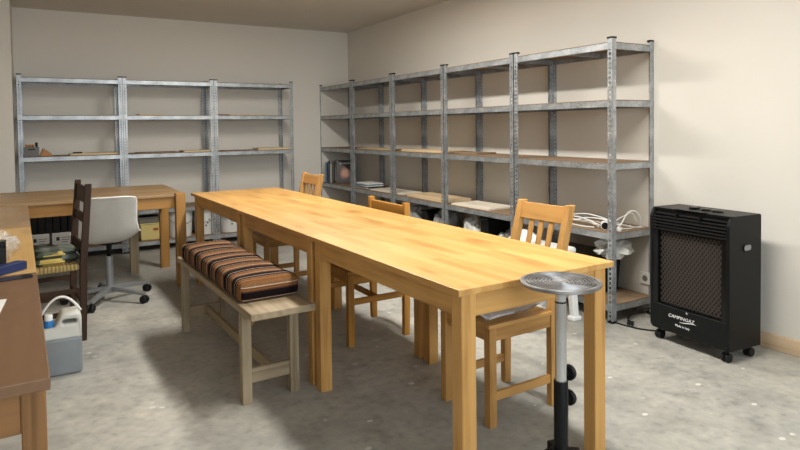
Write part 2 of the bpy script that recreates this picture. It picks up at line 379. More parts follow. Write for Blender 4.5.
for a, b in ((WX0 + f, mid - f / 2), (mid + f / 2, WX1 - f)):
    bx('pane', 'window_glass', win, a, b, REAR - .112, REAR - .108, WZ0 + f, WZ1 - f, 0)
bx('window_sill', 'window_frame_paint', win, WX0 - .05, WX1 + .05, REAR, REAR + .06, WZ0 - .03, WZ0, .003)
struct(bx('baseboard_right', 'skirting_pine', None, RIGHT - .016, RIGHT, REAR, -.12, 0, .085, .003))

def lamp(y, x=-1.34, label=''):
    t = thing('ceiling_lamp', label, 'lamp', (x, y, HH), 0, 'long ceiling lamps above the tables')
    bx('housing', 'white_plastic', t, -.11, .11, -.62, .62, -.05, 0, .004)
    bx('diffuser', 'lamp_diffuser', t, -.095, .095, -.6, .6, -.056, -.05, 0)
    l = bpy.data.lights.new('lamp_light', 'AREA'); l.shape = 'RECTANGLE'; l.size = .18; l.size_y = 1.2; l.energy = LAMP_W; l.color = (1, .97, .91)
    o = bpy.data.objects.new('lamp_light', l); COL.objects.link(o); o.parent = t; o.location = (0, 0, -.062)
lamp(-.75, label='long white ceiling lamp above the near end of the birch tables')
lamp(1.55, label='long white ceiling lamp above the far end of the birch tables')

# ------------------------------------------------------------------ galvanised shelving
UW, UD, UH = .905, .3985, 1.793
def post_mesh(front):
    bm = bmn(); w, th, p = .037, .002, .03; n = int(UH / p)
    for ax in (0, 1):
        hw, hh = (.014, .017) if ax == front else (.005, .006)
        def bb(a0, a1, z0, z1):
            if ax == 0: box(bm, a0, a1, 0, th, z0, z1)
            else: box(bm, 0, th, a0, a1, z0, z1)
        m0 = (w - hw) / 2
        bb(0, m0, 0, UH); bb(m0 + hw, w, 0, UH)
        z = 0
        for i in range(n):
            zc = p * (i + .5); bb(m0, m0 + hw, z, zc - hh / 2); z = zc + hh / 2
        bb(m0, m0 + hw, z, UH)
    return finish('post', bm)
def beam_mesh(L, h=.042):
    bm = bmn(); box(bm, 0, L, 0, .0018, -h, 0); box(bm, 0, L, 0, .016, -.0018, 0); box(bm, 0, L, 0, .012, -h, -h + .0018)
    box(bm, 0, L, -.0012, 0, -h * .62, -h * .38)            # pressed bead
    return finish('beam', bm)
def cap_mesh(z0, z1, o):
    bm = bmn(); box(bm, -.0008, .041, -.0008, .006, z0, z1); box(bm, -.0008, .006, .006, .041, z0, z1); box(bm, .006, .03, .006, .03, z0 + (o if o > 0 else 0), z1); return finish('cap', bm)
PM = [post_mesh(0), post_mesh(1)]; LBM = beam_mesh(UW - .01); SBM = beam_mesh(UD - .012); CAPM = cap_mesh(UH - .004, UH + .008, 0); FOOTM = cap_mesh(0, .014, 0)
bm = bmn(); box(bm, .004, UW - .004, .004, UD - .004, -.004, .004); BOARDM = finish('shelf_board', bm)
bm = bmn(); box(bm, UW / 2 - .018, UW / 2 + .018, .006, UD - .006, -.03, -.005); SUPM = finish('center_support', bm)
def shelving(label, loc, rz, levels):
    t = thing('shelving_unit', label, 'shelf', loc, rz, 'galvanised shelving units')
    for q_, (x, y, r) in enumerate(((0, 0, 0), (UW, 0, PI / 2), (UW, UD, PI), (0, UD, -PI / 2))):
        o = put('post', PM[q_ % 2], 'galvanised', t, (x, y, .0), (0, 0, r))
        put('cap', CAPM, 'black_plastic', o); put('foot', FOOTM, 'black_plastic', o)
    for z in levels:
        put('long_beam', LBM, 'galvanised', t, (.005, .003, z)); put('long_beam', LBM, 'galvanised', t, (UW - .005, UD - .003, z), (0, 0, PI))
        put('short_beam', SBM, 'galvanised', t, (UW - .003, .006, z), (0, 0, PI / 2)); put('short_beam', SBM, 'galvanised', t, (.003, UD - .006, z), (0, 0, -PI / 2))
        put('shelf_board', BOARDM, 'hardboard', t, (0, 0, z)); put('center_support', SUPM, 'galvanised', t, (0, 0, z))
    return t
RL = [1.765, 1.405, 1.0094, .5679, .1151]; BL = [1.766, 1.406, 1.011, .43, .101]
rw = .9181
rlab = ['nearest galvanised shelving unit, beside the black gas heater, with white cables on it',
        'galvanised shelving unit second from the heater, along the right wall',
        'middle galvanised shelving unit of the five along the right wall',
        'galvanised shelving unit with the flat magazine pile, along the right wall',
        'farthest galvanised shelving unit on the right wall, holding standing books']
for i in range(5): shelving(rlab[i], (0, (i + 1) * rw - .012, 0), -PI / 2, RL)
bw = .9072
blab = ['galvanised shelving unit on the back wall holding a grey tool box', 'middle galvanised shelving unit on the back wall', 'galvanised shelving unit on the back wall nearest the room corner']
for i in range(3):
    lv = list(BL)
    if i == 0: lv[3] = .568
    shelving(blab[i], (-3.2358 + i * bw, 4.1504, 0), 0, lv)

# ------------------------------------------------------------------ tables
def table(label, x0, x1, y0, y1, z, rz, pivot, top, wx, wy, wz, leg=.06, inset=.03, th=.022, ap=.085, inx=None, skip=()):
    px, py = pivot
    t = thing('table', label, 'table', (px, py, 0), rz)
    inx = inset if inx is None else inx
    a, b, c, d = x0 - px, x1 - px, y0 - py, y1 - py
    bx('tabletop', top, t, a, b, c, d, z - th, z, .0025, 2)
    zl = z - th
    for i, (lx, ly) in enumerate(((a + inx, c + inset), (b - inx - leg, c + inset), (a + inx, d - inset - leg), (b - inx - leg, d - inset - leg))):
        if i not in skip: bx('leg', wz, t, lx, lx + leg, ly, ly + leg, 0, zl, .003)
    e = .006
    for lx in (a + inx + e, b - inx - e - .022): bx('apron', wy, t, lx, lx + .022, c + inset + leg, d - inset - leg, zl - ap, zl, .0015)
    for ly in (c + inset + e, d - inset - e - .022): bx('apron', wx, t, a + inx + leg, b - inx - leg, ly, ly + .022, zl - ap, zl, .0015)
    return t
RZT = .0179
g = .0015
for x0, x1, y0, y1, lab, tp in ((-1.9707, -1.2439, -1.0144, .1732, 'birch table nearest the camera, with a turntable stand at its end', 'birch_top'), (-1.9707, -1.2415, .1732, 1.3288, 'middle birch table of the long row of three', 'birch_top_far'), (-1.9707, -1.2385, 1.3288, 2.5691, 'farthest birch table of the long row, reaching to the wooden desk', 'birch_top_far')):
    pv = (x0, y0); c_, s_ = math.cos(RZT), math.sin(RZT)
    t = table(lab, x0, x1, y0 + g, y1 - g, .741, RZT, pv, tp, 'pine_x', 'pine_y', 'pine_z', leg=.0575, inset=.018, inx=.025, ap=.08); t['group'] = 'birch tables in a row'
    t.location = (x0 * c_ - y0 * s_, x0 * s_ + y0 * c_, 0)

# desk along the back shelves
t = thing('table', 'brown wooden desk standing in front of the back wall shelves', 'table', (0, 0, 0))
bx('tabletop', 'oak_top', t, -3.95, -2.067, 2.53, 3.5, .717, .742, .003, 2)
for (x, y, zt) in ((-2.14, 2.495, .747), (-2.14, 3.265, .717), (-3.93, 2.535, .717), (-3.93, 3.40, .717)):
    bx('leg', 'honey_z', t, x, x + .075, y, y + .07, 0, zt, .003)
bx('leg', 'grey_oak_z', t, -2.408, -2.338, 3.147, 3.217, 0, .717, .003, label='weathered grey middle leg')
bx('apron', 'honey_x', t, -3.855, -2.14, 2.55, 2.572, .627, .717, .0015); bx('apron', 'honey_x', t, -3.855, -2.14, 3.30, 3.322, .627, .717, .0015)
bx('apron', 'honey_y', t, -2.105, -2.083, 2.565, 3.265, .627, .717, .0015); bx('apron', 'honey_y', t, -3.92, -3.898, 2.605, 3.40, .627, .717, .0015)
# tables along the left side
RZB = .0255; PB = (-3.054, -1.125)
for y0, y1, lab, tp, k in ((0, 1.125, 'dark brown pine table in the left foreground', 'brown_top', 'brown'), (1.125, 2.365, 'pale yellow pine table behind the dark brown one, with a plastic bag on it', 'pale_top', 'pine'), (2.365, 3.53, 'dull brown table at the left between the yellow table and the desk', 'dull_top', 'brown')):
    table(lab, PB[0] - .78, PB[0], PB[1] + y0 + g, PB[1] + y1 - g, .74, RZB, PB, tp, k + '_x', k + '_y', k + '_z', inset=.02, inx=.008, leg=.046, ap=.09, th=.026)['group'] = 'tables along the left side'

# ------------------------------------------------------------------ bench and cushion
t = thing('bench', 'low grey-washed wooden bench with a striped cushion on it', 'bench', (-2.297, -.005, 0), .027)
bw_, bl = .302, 1.445; zt = .45
bx('seat', 'grey_oak_y', t, 0, bw_, 0, bl, zt - .032, zt, .004, 2)
for x in (.0, bw_ - .072):
    for y in (.135, bl - .14): bx('leg', 'grey_oak_z', t, x, x + .045, y, y + .045, 0, zt - .032, .003)
for y in (.145, bl - .13): bx('stretcher', 'grey_oak_x', t, 0.045, bw_ - .072, y, y + .025, .09, .155, .002)
bx('stretcher', 'grey_oak_y', t, bw_ / 2 - .012, bw_ / 2 + .012, .16, bl - .125, .10, .15, .002)
for y in (.136, bl - .139): bx('apron', 'grey_oak_x', t, 0.045, bw_ - .072, y + .01, y + .032, zt - .08, zt - .032, .002)
# cushion
cw, cl, ch = .296, 1.18, .106
bm = bmn(); box(bm, 0, cw, 0, cl, 0, ch)
bmesh.ops.bevel(bm, geom=list(bm.edges), offset=.036, segments=6, affect='EDGES', profile=.55)
for k in range(1, 40):
    bmesh.ops.bisect_plane(bm, geom=list(bm.verts) + list(bm.edges) + list(bm.faces), plane_co=(0, cl * k / 40, 0), plane_no=(0, 1, 0))
for k in range(1, 8):
    bmesh.ops.bisect_plane(bm, geom=list(bm.verts) + list(bm.edges) + list(bm.faces), plane_co=(cw * k / 8, 0, 0), plane_no=(1, 0, 0))
uvl = bm.loops.layers.uv.new('UVMap')
bm.normal_update()
for fc in bm.faces:
    n = fc.normal; end = abs(n.y) > abs(n.x) * 1.1 and abs(n.y) > abs(n.z) * .9
    for lp in fc.loops:
        co = lp.vert.co
        s_ = co.y if not end else (.01 - (ch - .012 - co.z) if co.y < cl / 2 else cl - .01 + (ch - .012 - co.z))
        lp[uvl].uv = ((s_ + .045) / .142, co.x)
for v in bm.verts:
    u_, w_ = v.co.x / cw, v.co.y / cl
    if v.co.z > ch * .5: v.co.z += .012 * math.sin(PI * u_) * min(1, math.sin(PI * w_) * 2.5) - .006 + .003 * math.sin(w_ * 30)
    v.co.x += .003 * math.sin(v.co.y * 23) * (1 if u_ > .5 else -1)
c = part('bench_cushion', bm, 'striped_weave', None, smooth=True, loc=(-2.297, .165, .4505), rot=(0, 0, .03))
tag(c, 'long brown and black striped cushion lying on the bench', 'cushion')

# ------------------------------------------------------------------ chairs (local: front towards -x, centre at origin)
def chair(label, loc, rz, wd=.38, dp=.40, hb=.888, seat_z=.433, lean=.118, kind='slat', wood_='chairwood', lg=.038, splay=0.0):
    t = thing('dining_chair', label, 'chair', loc, rz, 'wooden chairs along the tables')
    w2 = wd / 2; X0, X1 = -dp / 2, dp / 2; wz, wx, wy = wood_ + '_z', wood_ + '_x', wood_ + '_y'
    for s in (-1, 1):
        bm = bmn(); y = s * (w2 - lg / 2); beam(bm, (X0 + lg / 2, y, 0), (X0 + lg / 2, y, seat_z - .02), lg, lg, (0, 1, 0)); part('leg', bm, wz, t, .003)
        # rear leg running on into the back post
        bm = bmn(); pr = [(X1 - .02, 0), (X1 - .018, seat_z), (X1 - .018 + lean * .3, seat_z + (hb - seat_z) * .35), (X1 - .018 + lean, hb)]
        vs = []
        for k, (px, pz) in enumerate(pr):
            dw = .046 if 0 < k < 3 else .038
            yy = y + s * splay * pz / hb
            vs.append([bm.verts.new((px + i * dw / 2, yy + j * (lg - .006) / 2, pz)) for i, j in ((-1, -1), (1, -1), (1, 1), (-1, 1))])
        for a, b in zip(vs, vs[1:]):
            for k in range(4): bm.faces.new([a[k], a[(k + 1) % 4], b[(k + 1) % 4], b[k]])
        bm.faces.new(vs[0][::-1]); bm.faces.new(vs[-1]); part('leg', bm, wz, t, .003)
        bx('seat_rail', wx, t, X0 + lg, X1 - .04, y - .011, y + .011, seat_z - .075, seat_z - .018, .002)
        bx('stretcher', wx, t, X0 + lg, X1 - .038, y - .009, y + .009, .105, .142, .002) if kind == 'slat' else bx('stretcher', wx, t, X0 + lg, X1 - .038, y - .009, y + .009, .235, .27, .002)
    bx('seat_rail', wy, t, X0 + .008, X0 + .03, -w2 + lg, w2 - lg, seat_z - .075, seat_z - .018, .002)
    bx('seat_rail', wy, t, X1 - .03, X1 - .008, -w2 + lg, w2 - lg, seat_z - .075, seat_z - .018, .002)
    bx('seat', wx, t, X0 - .006, X1 - .042, -w2 - .004, w2 + .004, seat_z - .018, seat_z, .004, 2)
    def xb(z):
        f = (z - seat_z) / (hb - seat_z)
        return X1 - .018 + (lean * .3 * f / .35 if f < .35 else lean * (.3 + .7 * (f - .35) / .65))
    if kind == 'slat':
        zr0, zr1 = hb - .088, hb - .01
        bm = bmn(); beam(bm, (xb(zr0), 0, zr0), (xb(zr1), 0, zr1), wd - 2 * lg + .012, .022, (1, 0, 0)); part('top_rail', bm, wy, t, .003)
        z0 = seat_z + .11; bm = bmn(); beam(bm, (xb(z0 - .04), 0, z0 - .04), (xb(z0), 0, z0), wd - 2 * lg + .012, .02, (1, 0, 0)); part('lower_rail', bm, wy, t, .002)
        for k in (-1, 0, 1):
            y = k * (wd - 2 * lg) * .235
            bm = bmn(); beam(bm, (xb(z0 - .01), y, z0 - .01), (xb(zr0 + .01), y, zr0 + .01), .026, .012, (1, 0, 0)); part('slat', bm, wz, t, .002)
    else:
        for zr0, zr1 in ((hb - .105, hb - .02), (seat_z + .09, seat_z + .16)):
            bm = bmn(); beam(bm, (xb(zr0), 0, zr0), (xb(zr1), 0, zr1), wd - 2 * lg + .012 + 2 * splay * zr0 / hb, .02, (1, 0, 0)); part('back_rail', bm, wy, t, .003)
        bx('stretcher', wy, t, -.01, .012, -w2 + lg - .01, w2 - lg + .01, .235, .265, .002)
    return t
chair('slat-back wooden chair with a grey pad on its seat, at the nearest table', (-1.300, -.455, 0), .03, wd=.342)
chair('honey wood chair with a solid top rail, pushed under the middle table', (-1.372, .75, 0), 0, wd=.45, dp=.41, hb=.80, lean=.0, kind='rail', wood_='redwood', splay=.014)
chair('slat-back wooden chair at the far table, in front of the room corner', (-1.43, 2.03, 0), .0, wd=.37, lean=.09)
bm = bmn()
nx, ny = 16, 14; vv = {}
for i in range(nx + 1):
    for j in range(ny + 1):
        a, b = i / nx, j / ny; x = -.215 + .36 * a; y = -.185 + .34 * b
        z = .012 + .010 * math.sin(a * 7 + b * 3) * math.sin(b * 5) + .035 * a * a
        vv[i, j] = bm.verts.new((x + .012 * math.sin(b * 9), y + .012 * math.sin(a * 8), z))
for i in range(nx):
    for j in range(ny): bm.faces.new([vv[i, j], vv[i + 1, j], vv[i + 1, j + 1], vv[i, j + 1]])
bmesh.ops.solidify(bm, geom=list(bm.faces), thickness=.012)
o = part('seat_pad', bm, 'grey_fabric', None, smooth=True, loc=(-1.302, -.452, .447), rot=(0, 0, .03)); tag(o, 'thin wavy grey seat pad on the slat-back chair at the nearest table', 'seat pad')

# dark ladder-back chair facing the left tables
def dark_chair():
    t = thing('ladder_back_chair', 'dark brown ladder-back chair with a rush seat at the left tables', 'chair', (-2.866, 1.485, 0), .085)
    W_ = .45; hb = .935
    for y in (0, W_ - .035):
        bm = bmn(); vs = []
        for px, pz, dw in ((0, 0, .036), (.012, .46, .04), (.05, hb, .034)):
            vs.append([bm.verts.new((px + i * dw / 2, y + .0175 + j * .016, pz)) for i, j in ((-1, -1), (1, -1), (1, 1), (-1, 1))])
        for a, b in zip(vs, vs[1:]):
            for k in range(4): bm.faces.new([a[k], a[(k + 1) % 4], b[(k + 1) % 4], b[k]])
        bm.faces.new(vs[0][::-1]); bm.faces.new(vs[-1]); part('leg', bm, 'walnut_z', t, .003)
        bx('leg', 'walnut_z', t, -.40, -.365, y, y + .035, 0, .45, .003)
        for z in (.16, .29): bx('stretcher', 'walnut_x', t, -.365, -.015, y + .008, y + .026, z, z + .028, .002)
    for z, zz in ((.50, .575), (.695, .75), (.815, .915)):
        f = ((z + zz) / 2 - .46) / (hb - .46); bm = bmn(); xx = .012 + .038 * f
        beam(bm, (xx - .003, W_ / 2, z), (xx + .003, W_ / 2, zz), W_ - .06, .014, (1, 0, 0)); part('slat', bm, 'walnut_y', t, .002)
    bx('stretcher', 'walnut_y', t, -.39, -.375, .03, W_ - .03, .20, .23, .002); bx('stretcher', 'walnut_y', t, -.008, .012, .03, W_ - .03, .22, .25, .002)
    bx('seat', 'rush_weave', t, -.41, -.012, .006, W_ - .006, .425, .462, .010, 3, label='woven yellow rush seat')
    for k, (z, s) in enumerate(((.463, 1.0), (.503, .93))):
        bm = bmn(); box(bm, -.18 * s, .18 * s, -.19 * s, .19 * s, 0, .038)
        bmesh.ops.bevel(bm, geom=[e for e in bm.edges if abs(e.verts[0].co.z - e.verts[1].co.z) > .01], offset=.09, segments=6, affect='EDGES')
        bmesh.ops.bevel(bm, geom=[e for e in bm.edges if abs(e.verts[0].co.z - e.verts[1].co.z) < .01], offset=.015, segments=3, affect='EDGES', clamp_overlap=True)
        o = part('seat_cushion', bm, 'floral_print', None, smooth=True, loc=(-3.05, 1.70, z), rot=(0, 0, .1 * k))
        tag(o, ['lower flowered cushion on the dark ladder-back chair', 'upper flowered cushion on the dark ladder-back chair'][k], 'cushion', 'flowered cushions'); o.rotation_euler.z += .05
        bm = bmn(); outl = []
        for a in range(40):
            an = 2 * PI * a / 40; cx_, sy_ = math.cos(an), math.sin(an); r_ = (abs(cx_) ** 4 + abs(sy_) ** 4) ** -.25
            outl.append((.176 * s * cx_ * r_ * .97, .186 * s * sy_ * r_ * .97, .019))
        tube(bm, outl, .005, 6, True); part('piping', bm, 'black_plastic', o, smooth=True)
dark_chair()

# white swivel chair
def swivel():
    t = thing('swivel_chair', 'white shell swivel chair on a grey five-star base at the wooden desk', 'chair', (-2.643, 2.36, 0), 0)
    prof = [(.24, .435), (.17, .45), (.05, .445), (-.07, .44), (-.145, .455), (-.19, .51), (-.215, .60), (-.235, .70), (-.25, .785)]
    nu, nv = 20, 32; bm = bmn(); g_ = {}; rim = []
    def P(v):
        f = v * (len(prof) - 1); i = min(int(f), len(prof) - 2); a = f - i
        p = [prof[max(i - 1, 0)], prof[i], prof[i + 1], prof[min(i + 2, len(prof) - 1)]]
        return [.5 * (2 * p[1][k] + (p[2][k] - p[0][k]) * a + (2 * p[0][k] - 5 * p[1][k] + 4 * p[2][k] - p[3][k]) * a * a + (3 * p[1][k] - p[0][k] - 3 * p[2][k] + p[3][k]) * a ** 3) for k in (0, 1)]
    for j in range(nv + 1):
        v = j / nv; y, z = P(v); back = max(0, min(1, (v - .45) / .3)); seat = 1 - back
        hw = .222 - .028 * back
        end = max(0, (v - .93) / .07); hw *= 1 - .06 * end * end
        end0 = max(0, (.12 - v) / .12); hw *= 1 - .22 * end0 ** 2
        for i in range(nu + 1):
            u = -1 + 2 * i / nu; a = abs(u)
            g_[i, j] = bm.verts.new((hw * u, y + back * .055 * a ** 2.4, z + seat * .055 * a ** 3.2 * (0.5 + .9 * min(v / .45, 1)) - end * .012 * a ** 4))
    for i in range(nu):
        for j in range(nv): bm.faces.new([g_[i, j], g_[i + 1, j], g_[i + 1, j + 1], g_[i, j + 1]])
    rim = [g_[i, 0].co.copy() for i in range(nu + 1)] + [g_[nu, j].co.copy() for j in range(1, nv + 1)] + [g_[i, nv].co.copy() for i in range(nu - 1, -1, -1)] + [g_[0, j].co.copy() for j in range(nv - 1, 0, -1)]
    bmesh.ops.solidify(bm, geom=list(bm.faces), thickness=.006)
    part('shell', bm, 'shell_white', t, smooth=True, loc=(-.022, 0, 0))
    bm = bmn(); tube(bm, rim, .006, 6, True); part('rim', bm, 'rim_white', t, smooth=True, loc=(-.022, 0, 0))
    bm = bmn(); lathe(bm, [(.075, .425), (.075, .435), (.02, .43), (.016, .35)], 20); part('seat_mount', bm, 'black_plastic', t, smooth=True)
    bm = bmn(); lathe(bm, [(.014, .43), (.014, .33), (.026, .33), (.026, .10), (.035, .10), (.035, .06), (.0, .06)][::-1], 20); o = part('gas_column', bm, 'grey_metal', t); smooth_angle(o)
    bm = bmn(); lathe(bm, [(.0145, .33), (.0145, .432)], 16); part('column_sleeve', bm, 'black_plastic', t, smooth=True)
    for k in range(5):
        a = math.radians(-47 + 72 * k); d_ = Vector((math.cos(a), math.sin(a), 0))
        bm = bmn(); beam(bm, d_ * .02 + Vector((0, 0, .095)), d_ * .30 + Vector((0, 0, .068)), .046, .034, (0, 0, 1), .03, .02); ar = part('base_arm', bm, 'grey_metal', t, .003)
        bm = bmn(); side = Vector((-d_.y, d_.x, 0))
        for s in (-1, 1):
            rot = Matrix((side, d_, Vector((0, 0, 1)))).transposed().to_4x4() @ Matrix.Rotation(PI / 2, 4, 'Y')
            lathe(bm, [(0, -.009), (.025, -.009), (.028, -.005), (.028, .005), (.025, .009), (0, .009)], 16, d_ * .30 + side * s * .014 + Vector((0, 0, .028)), rot)
        tube(bm, [d_ * .285 + Vector((0, 0, .03)), d_ * .285 + Vector((0, 0, .062))], .007, 8)
        part('caster', bm, 'black_plastic', ar)
swivel()

# ------------------------------------------------------------------ turntable stand
def stand():
    t = thing('turntable_stand', 'silver sculpting turntable on a black adjustable stand before the nearest table', 'stand', (-1.656, -1.186, 0))
    bm = bmn(); zt = .76; R = .126
    pr = [(0, zt - .002), (.008, zt - .002), (.010, zt)]
    for k in range(8):
        r0 = .026 + k * .0115
        pr += [(r0, zt), (r0 + .001, zt - .0045), (r0 + .006, zt - .0045), (r0 + .007, zt)]
    pr += [(R - .002, zt), (R, zt - .002), (R, zt - .010), (R - .002, zt - .012), (.03, zt - .014), (0, zt - .014)]
    lathe(bm, pr, 72); o = part('turntable', bm, 'turned_aluminium', t); smooth_angle(o, 30)
    bm = bmn(); lathe(bm, [(0, zt - .014), (.0165, zt - .014), (.0165, zt - .065), (0, zt - .065)], 24); smooth_angle(part('hub', bm, 'chrome', t))
    bm = bmn(); lathe(bm, [(0, zt - .065), (.0175, zt - .065), (.0175, zt - .07), (0, zt - .07)], 24); smooth_angle(part('ring', bm, 'black_plastic', t))
    bm = bmn(); lathe(bm, [(0, .30), (.018, .30), (.018, zt - .07), (0, zt - .07)], 24); smooth_angle(part('inner_tube', bm, 'steel', t))
    bm = bmn(); lathe(bm, [(0, .1), (.0225, .1), (.0225, .438), (.0215, .441), (0, .441)], 24); smooth_angle(part('outer_tube', bm, 'black_paint', t))
    for z in (.45, .368):
        a = Vector((math.cos(.3), math.sin(.3), 0)); bm = bmn()
        tube(bm, [a * .02 + Vector((0, 0, z)), a * .05 + Vector((0, 0, z))], .007, 10)
        rot = Matrix.Rotation(.3, 4, 'Z') @ Matrix.Rotation(PI / 2, 4, 'Y')
        bm2 = bmn(); prof = [(0, 0), (.022, 0), (.026, .004), (.026, .012), (.022, .016), (0, .016)]
        lathe(bm2, prof, 20, a * .045 + Vector((0, 0, z)), rot); k = part('knob', bm2, 'black_plastic', t, smooth=False); part('knob_screw', bm, 'black_plastic', k)
    bm = bmn(); lathe(bm, [(0, .15), (.034, .15), (.036, .16), (.036, .215), (.03, .222), (0, .222)], 24); smooth_angle(part('leg_collar', bm, 'black_plastic', t))
    for k in range(3):
        a = math.radians(200 + 120 * k); d_ = Vector((math.cos(a), math.sin(a), 0))
        bm = bmn(); beam(bm, d_ * .03 + Vector((0, 0, .205)), d_ * .27 + Vector((0, 0, .014)), .026, .02); l_ = part('leg', bm, 'black_paint', t, .003)
        bm = bmn(); lathe(bm, [(0, 0), (.017, 0), (.019, .006), (.014, .026), (0, .028)], 16, d_ * .272); part('rubber_foot', bm, 'black_plastic', l_, smooth=True)
        bm = bmn(); beam(bm, d_ * .028 + Vector((0, 0, .205)), d_ * .058 + Vector((0, 0, .205)), .03, .034); part('hinge_lug', bm, 'black_plastic', l_, .004)
stand()

# ------------------------------------------------------------------ gas heater (local: front towards -x)
def heater():
    t = thing('gas_heater', 'black portable gas heater on casters against the right wall', 'heater', (-.018, -.519, 0), math.radians(-4))
    w2 = .250; dp = .262; z0, z1 = .065, .77
    # casing: two side panels with a rounded front shoulder
    pr = [(.02, z0), (.004, z0 + .02), (.0, z1 - .05), (.012, z1 - .018), (.035, z1), (dp - .008, z1 - .0), (dp, z1 - .008), (dp, z0)]
    for s in (-1, 1):
        bm = bmn(); a = [bm.verts.new((x, s * w2, z)) for x, z in pr]; b = [bm.verts.new((x, s * (w2 - .018), z)) for x, z in pr]
        bm.faces.new(a if s > 0 else a[::-1]); bm.faces.new(b[::-1] if s > 0 else b)
        for k in range(len(pr)):
            k2 = (k + 1) % len(pr); bm.faces.new([a[k], a[k2], b[k2], b[k]])
        part('side_panel', bm, 'black_paint', t, .003)
    bx('top_panel', 'black_paint', t, .03, dp, -w2 + .016, w2 - .016, z1 - .012, z1 - .001, .002)
    bx('back_panel', 'black_paint', t, dp - .012, dp, -w2 + .016, w2 - .016, z0, z1 - .012, .001)
    bx('floor_panel', 'black_paint', t, .02, dp - .012, -w2 + .016, w2 - .016, z0, z0 + .012, .001)
    fr = bx('front_panel', 'black_paint', t, .003, .02, -w2 + .016, w2 - .016, z0 + .004, .215, .002)
    for y in (-w2 + .016, w2 - .016 - .034): bx('front_stile', 'black_gloss', t, .006, .03, y, y + .034, .215, z1 - .125, .003)
    # louvres
    for k in range(6):
        z = z1 - .118 + k * .0175; x = .002 + (.014 if k == 5 else .004 if k == 4 else 0)
        bm = bmn(); beam(bm, (x, -w2 + .018, z), (x, w2 - .018, z), .006, .012, (.35, 0, 1)); part('louvre', bm, 'black_gloss', t, .002)
    bx('louvre_back', 'black_gloss', t, .03, .04, -w2 + .018, w2 - .018, z1 - .13, z1 - .012, 0)
    for y in (-.075, .075): bx('louvre_rib', 'black_gloss', t, .0, .03, y - .004, y + .004, z1 - .12, z1 - .02, .001)
    # top edge grid
    bm = bmn()
    for k in range(19):
        y = -.09 + k * .01; box(bm, .018, .05, y, y + .005, z1 - .006, z1 + .003)
    part('top_grid', bm, 'black_gloss', t)
    # burner behind diamond mesh guard
    ym = w2 - .052
    bx('burner', 'burner_dark', t, .05, .06, -ym, ym, .215, z1 - .13, 0)
    for k in range(3): bx('burner_plate', 'burner_dark', t, .044, .05, -ym + .02 + k * .115, -ym + .125 + k * .115, .24, .61, .002)
    bm = bmn(); za, zb = .222, z1 - .132; H_ = zb - za; st = .024
    def clip(y0, s):
        pts = []; n_ = 2
        z_at = lambda y: za + (y - y0) * s
        ya = max(-ym, min(ym, y0 if True else 0)); yb = max(-ym, min(ym, y0 + H_ / s))
        if abs(yb - ya) < .004: return None
        return (ya, z_at(ya)), (yb, z_at(yb))
    y = -ym - H_
    while y < ym + H_:
        for s in (1.35, -1.35):
            c_ = clip(y, s)
            if c_: beam(bm, (.028 + (.001 if s > 0 else -.001), c_[0][0], c_[0][1]), (.028 + (.001 if s > 0 else -.001), c_[1][0], c_[1][1]), 0.0042, .003, (1, 0, 0))
        y += st
    gd = part('mesh_guard', bm, 'grille', t)
    bm = bmn()
    for a, b in (((-ym, za), (ym, za)), ((-ym, zb), (ym, zb)), ((-ym, za), (-ym, zb)), ((ym, za), (ym, zb))): beam(bm, (.026, a[0], a[1]), (.026, b[0], b[1]), .008, .008, (1, 0, 0))
    part('guard_frame', bm, 'black_gloss', gd)
    # lettering
    lg = text_mesh('CAMPINGAZ', .026); lg.transform(Matrix.Diagonal((1.12, 1, 1, 1)) @ Matrix(((1, .18, 0, 0), (0, 1, 0, 0), (0, 0, 1, 0), (0, 0, 0, 1))))
    rot = Matrix(((0, 0, -1, 0), (-1, 0, 0, 0), (0, 1, 0, 0), (0, 0, 0, 1))).to_euler()
    put('logo', lg, 'white_ink', fr, (.0025, .04, .158), rot, label='white brand lettering')
    put('lettering', text_mesh('Made in Italy', .018), 'white_ink', fr, (.0025, .03, .115), rot, label='small white lettering')
    bm = bmn(); pts = [(.0022, 0.02 - .075 * u_, .149 - .006 * math.sin((u_ + 1) * PI / 2 * 1.6)) for u_ in [k / 10 - .4 for k in range(15)]]
    tube(bm, pts, [.0006 + .0016 * math.sin(PI * k / 14) for k in range(15)], 6); part('swoosh', bm, 'white_ink', fr)
    bm = bmn(); lathe(bm, [(0, 0), (.006, 0), (.006, .004), (0, .004)], 12, (.003, 0, .205), Matrix.Rotation(-PI / 2, 4, 'Y')); part('lock_screw', bm, 'steel', fr)
    # controls on top
    for y, r in ((-.09, .03), (-.02, .026)):
        bm = bmn(); lathe(bm, [(0, 0), (r, 0), (r, .006), (r * .7, .012), (0, .012)], 20, (.13, y, z1 - .001)); smooth_angle(part('control_knob', bm, 'black_gloss', t))
    bm = bmn(); box(bm, .11, .15, .03, .075, z1 - .001, z1 + .012); part('igniter', bm, 'black_gloss', t, .004)
    # side hand hole: grey cup set in the right-hand panel
    hm = plate([rrect(.115, .175, .585, .615, .014)], .004); o = put('hand_hole', hm, 'grey_metal', t, (0, -w2 - .0005, 0), (PI / 2, 0, 0), label='grey hand hole in the side panel')
    rm = plate([rrect(.110, .180, .580, .620, .018), rrect(.1155, .1745, .5855, .6145, .013)], .008); put('hand_hole_rim', rm, 'black_plastic', o)
    for x in (.04, dp - .04):
        for y in (-w2 + .04, w2 - .04):
            bm = bmn()
            for s in (-1, 1):
                lathe(bm, [(0, -.008), (.023, -.008), (.025, -.005), (.025, .005), (.023, .008), (0, .008)], 18, (x, y + s * .011, .025), Matrix.Rotation(PI / 2, 4, 'X'))
            box(bm, x - .012, x + .014, y - .004, y + .004, .025, .066); part('caster', bm, 'black_plastic', t)
heater()

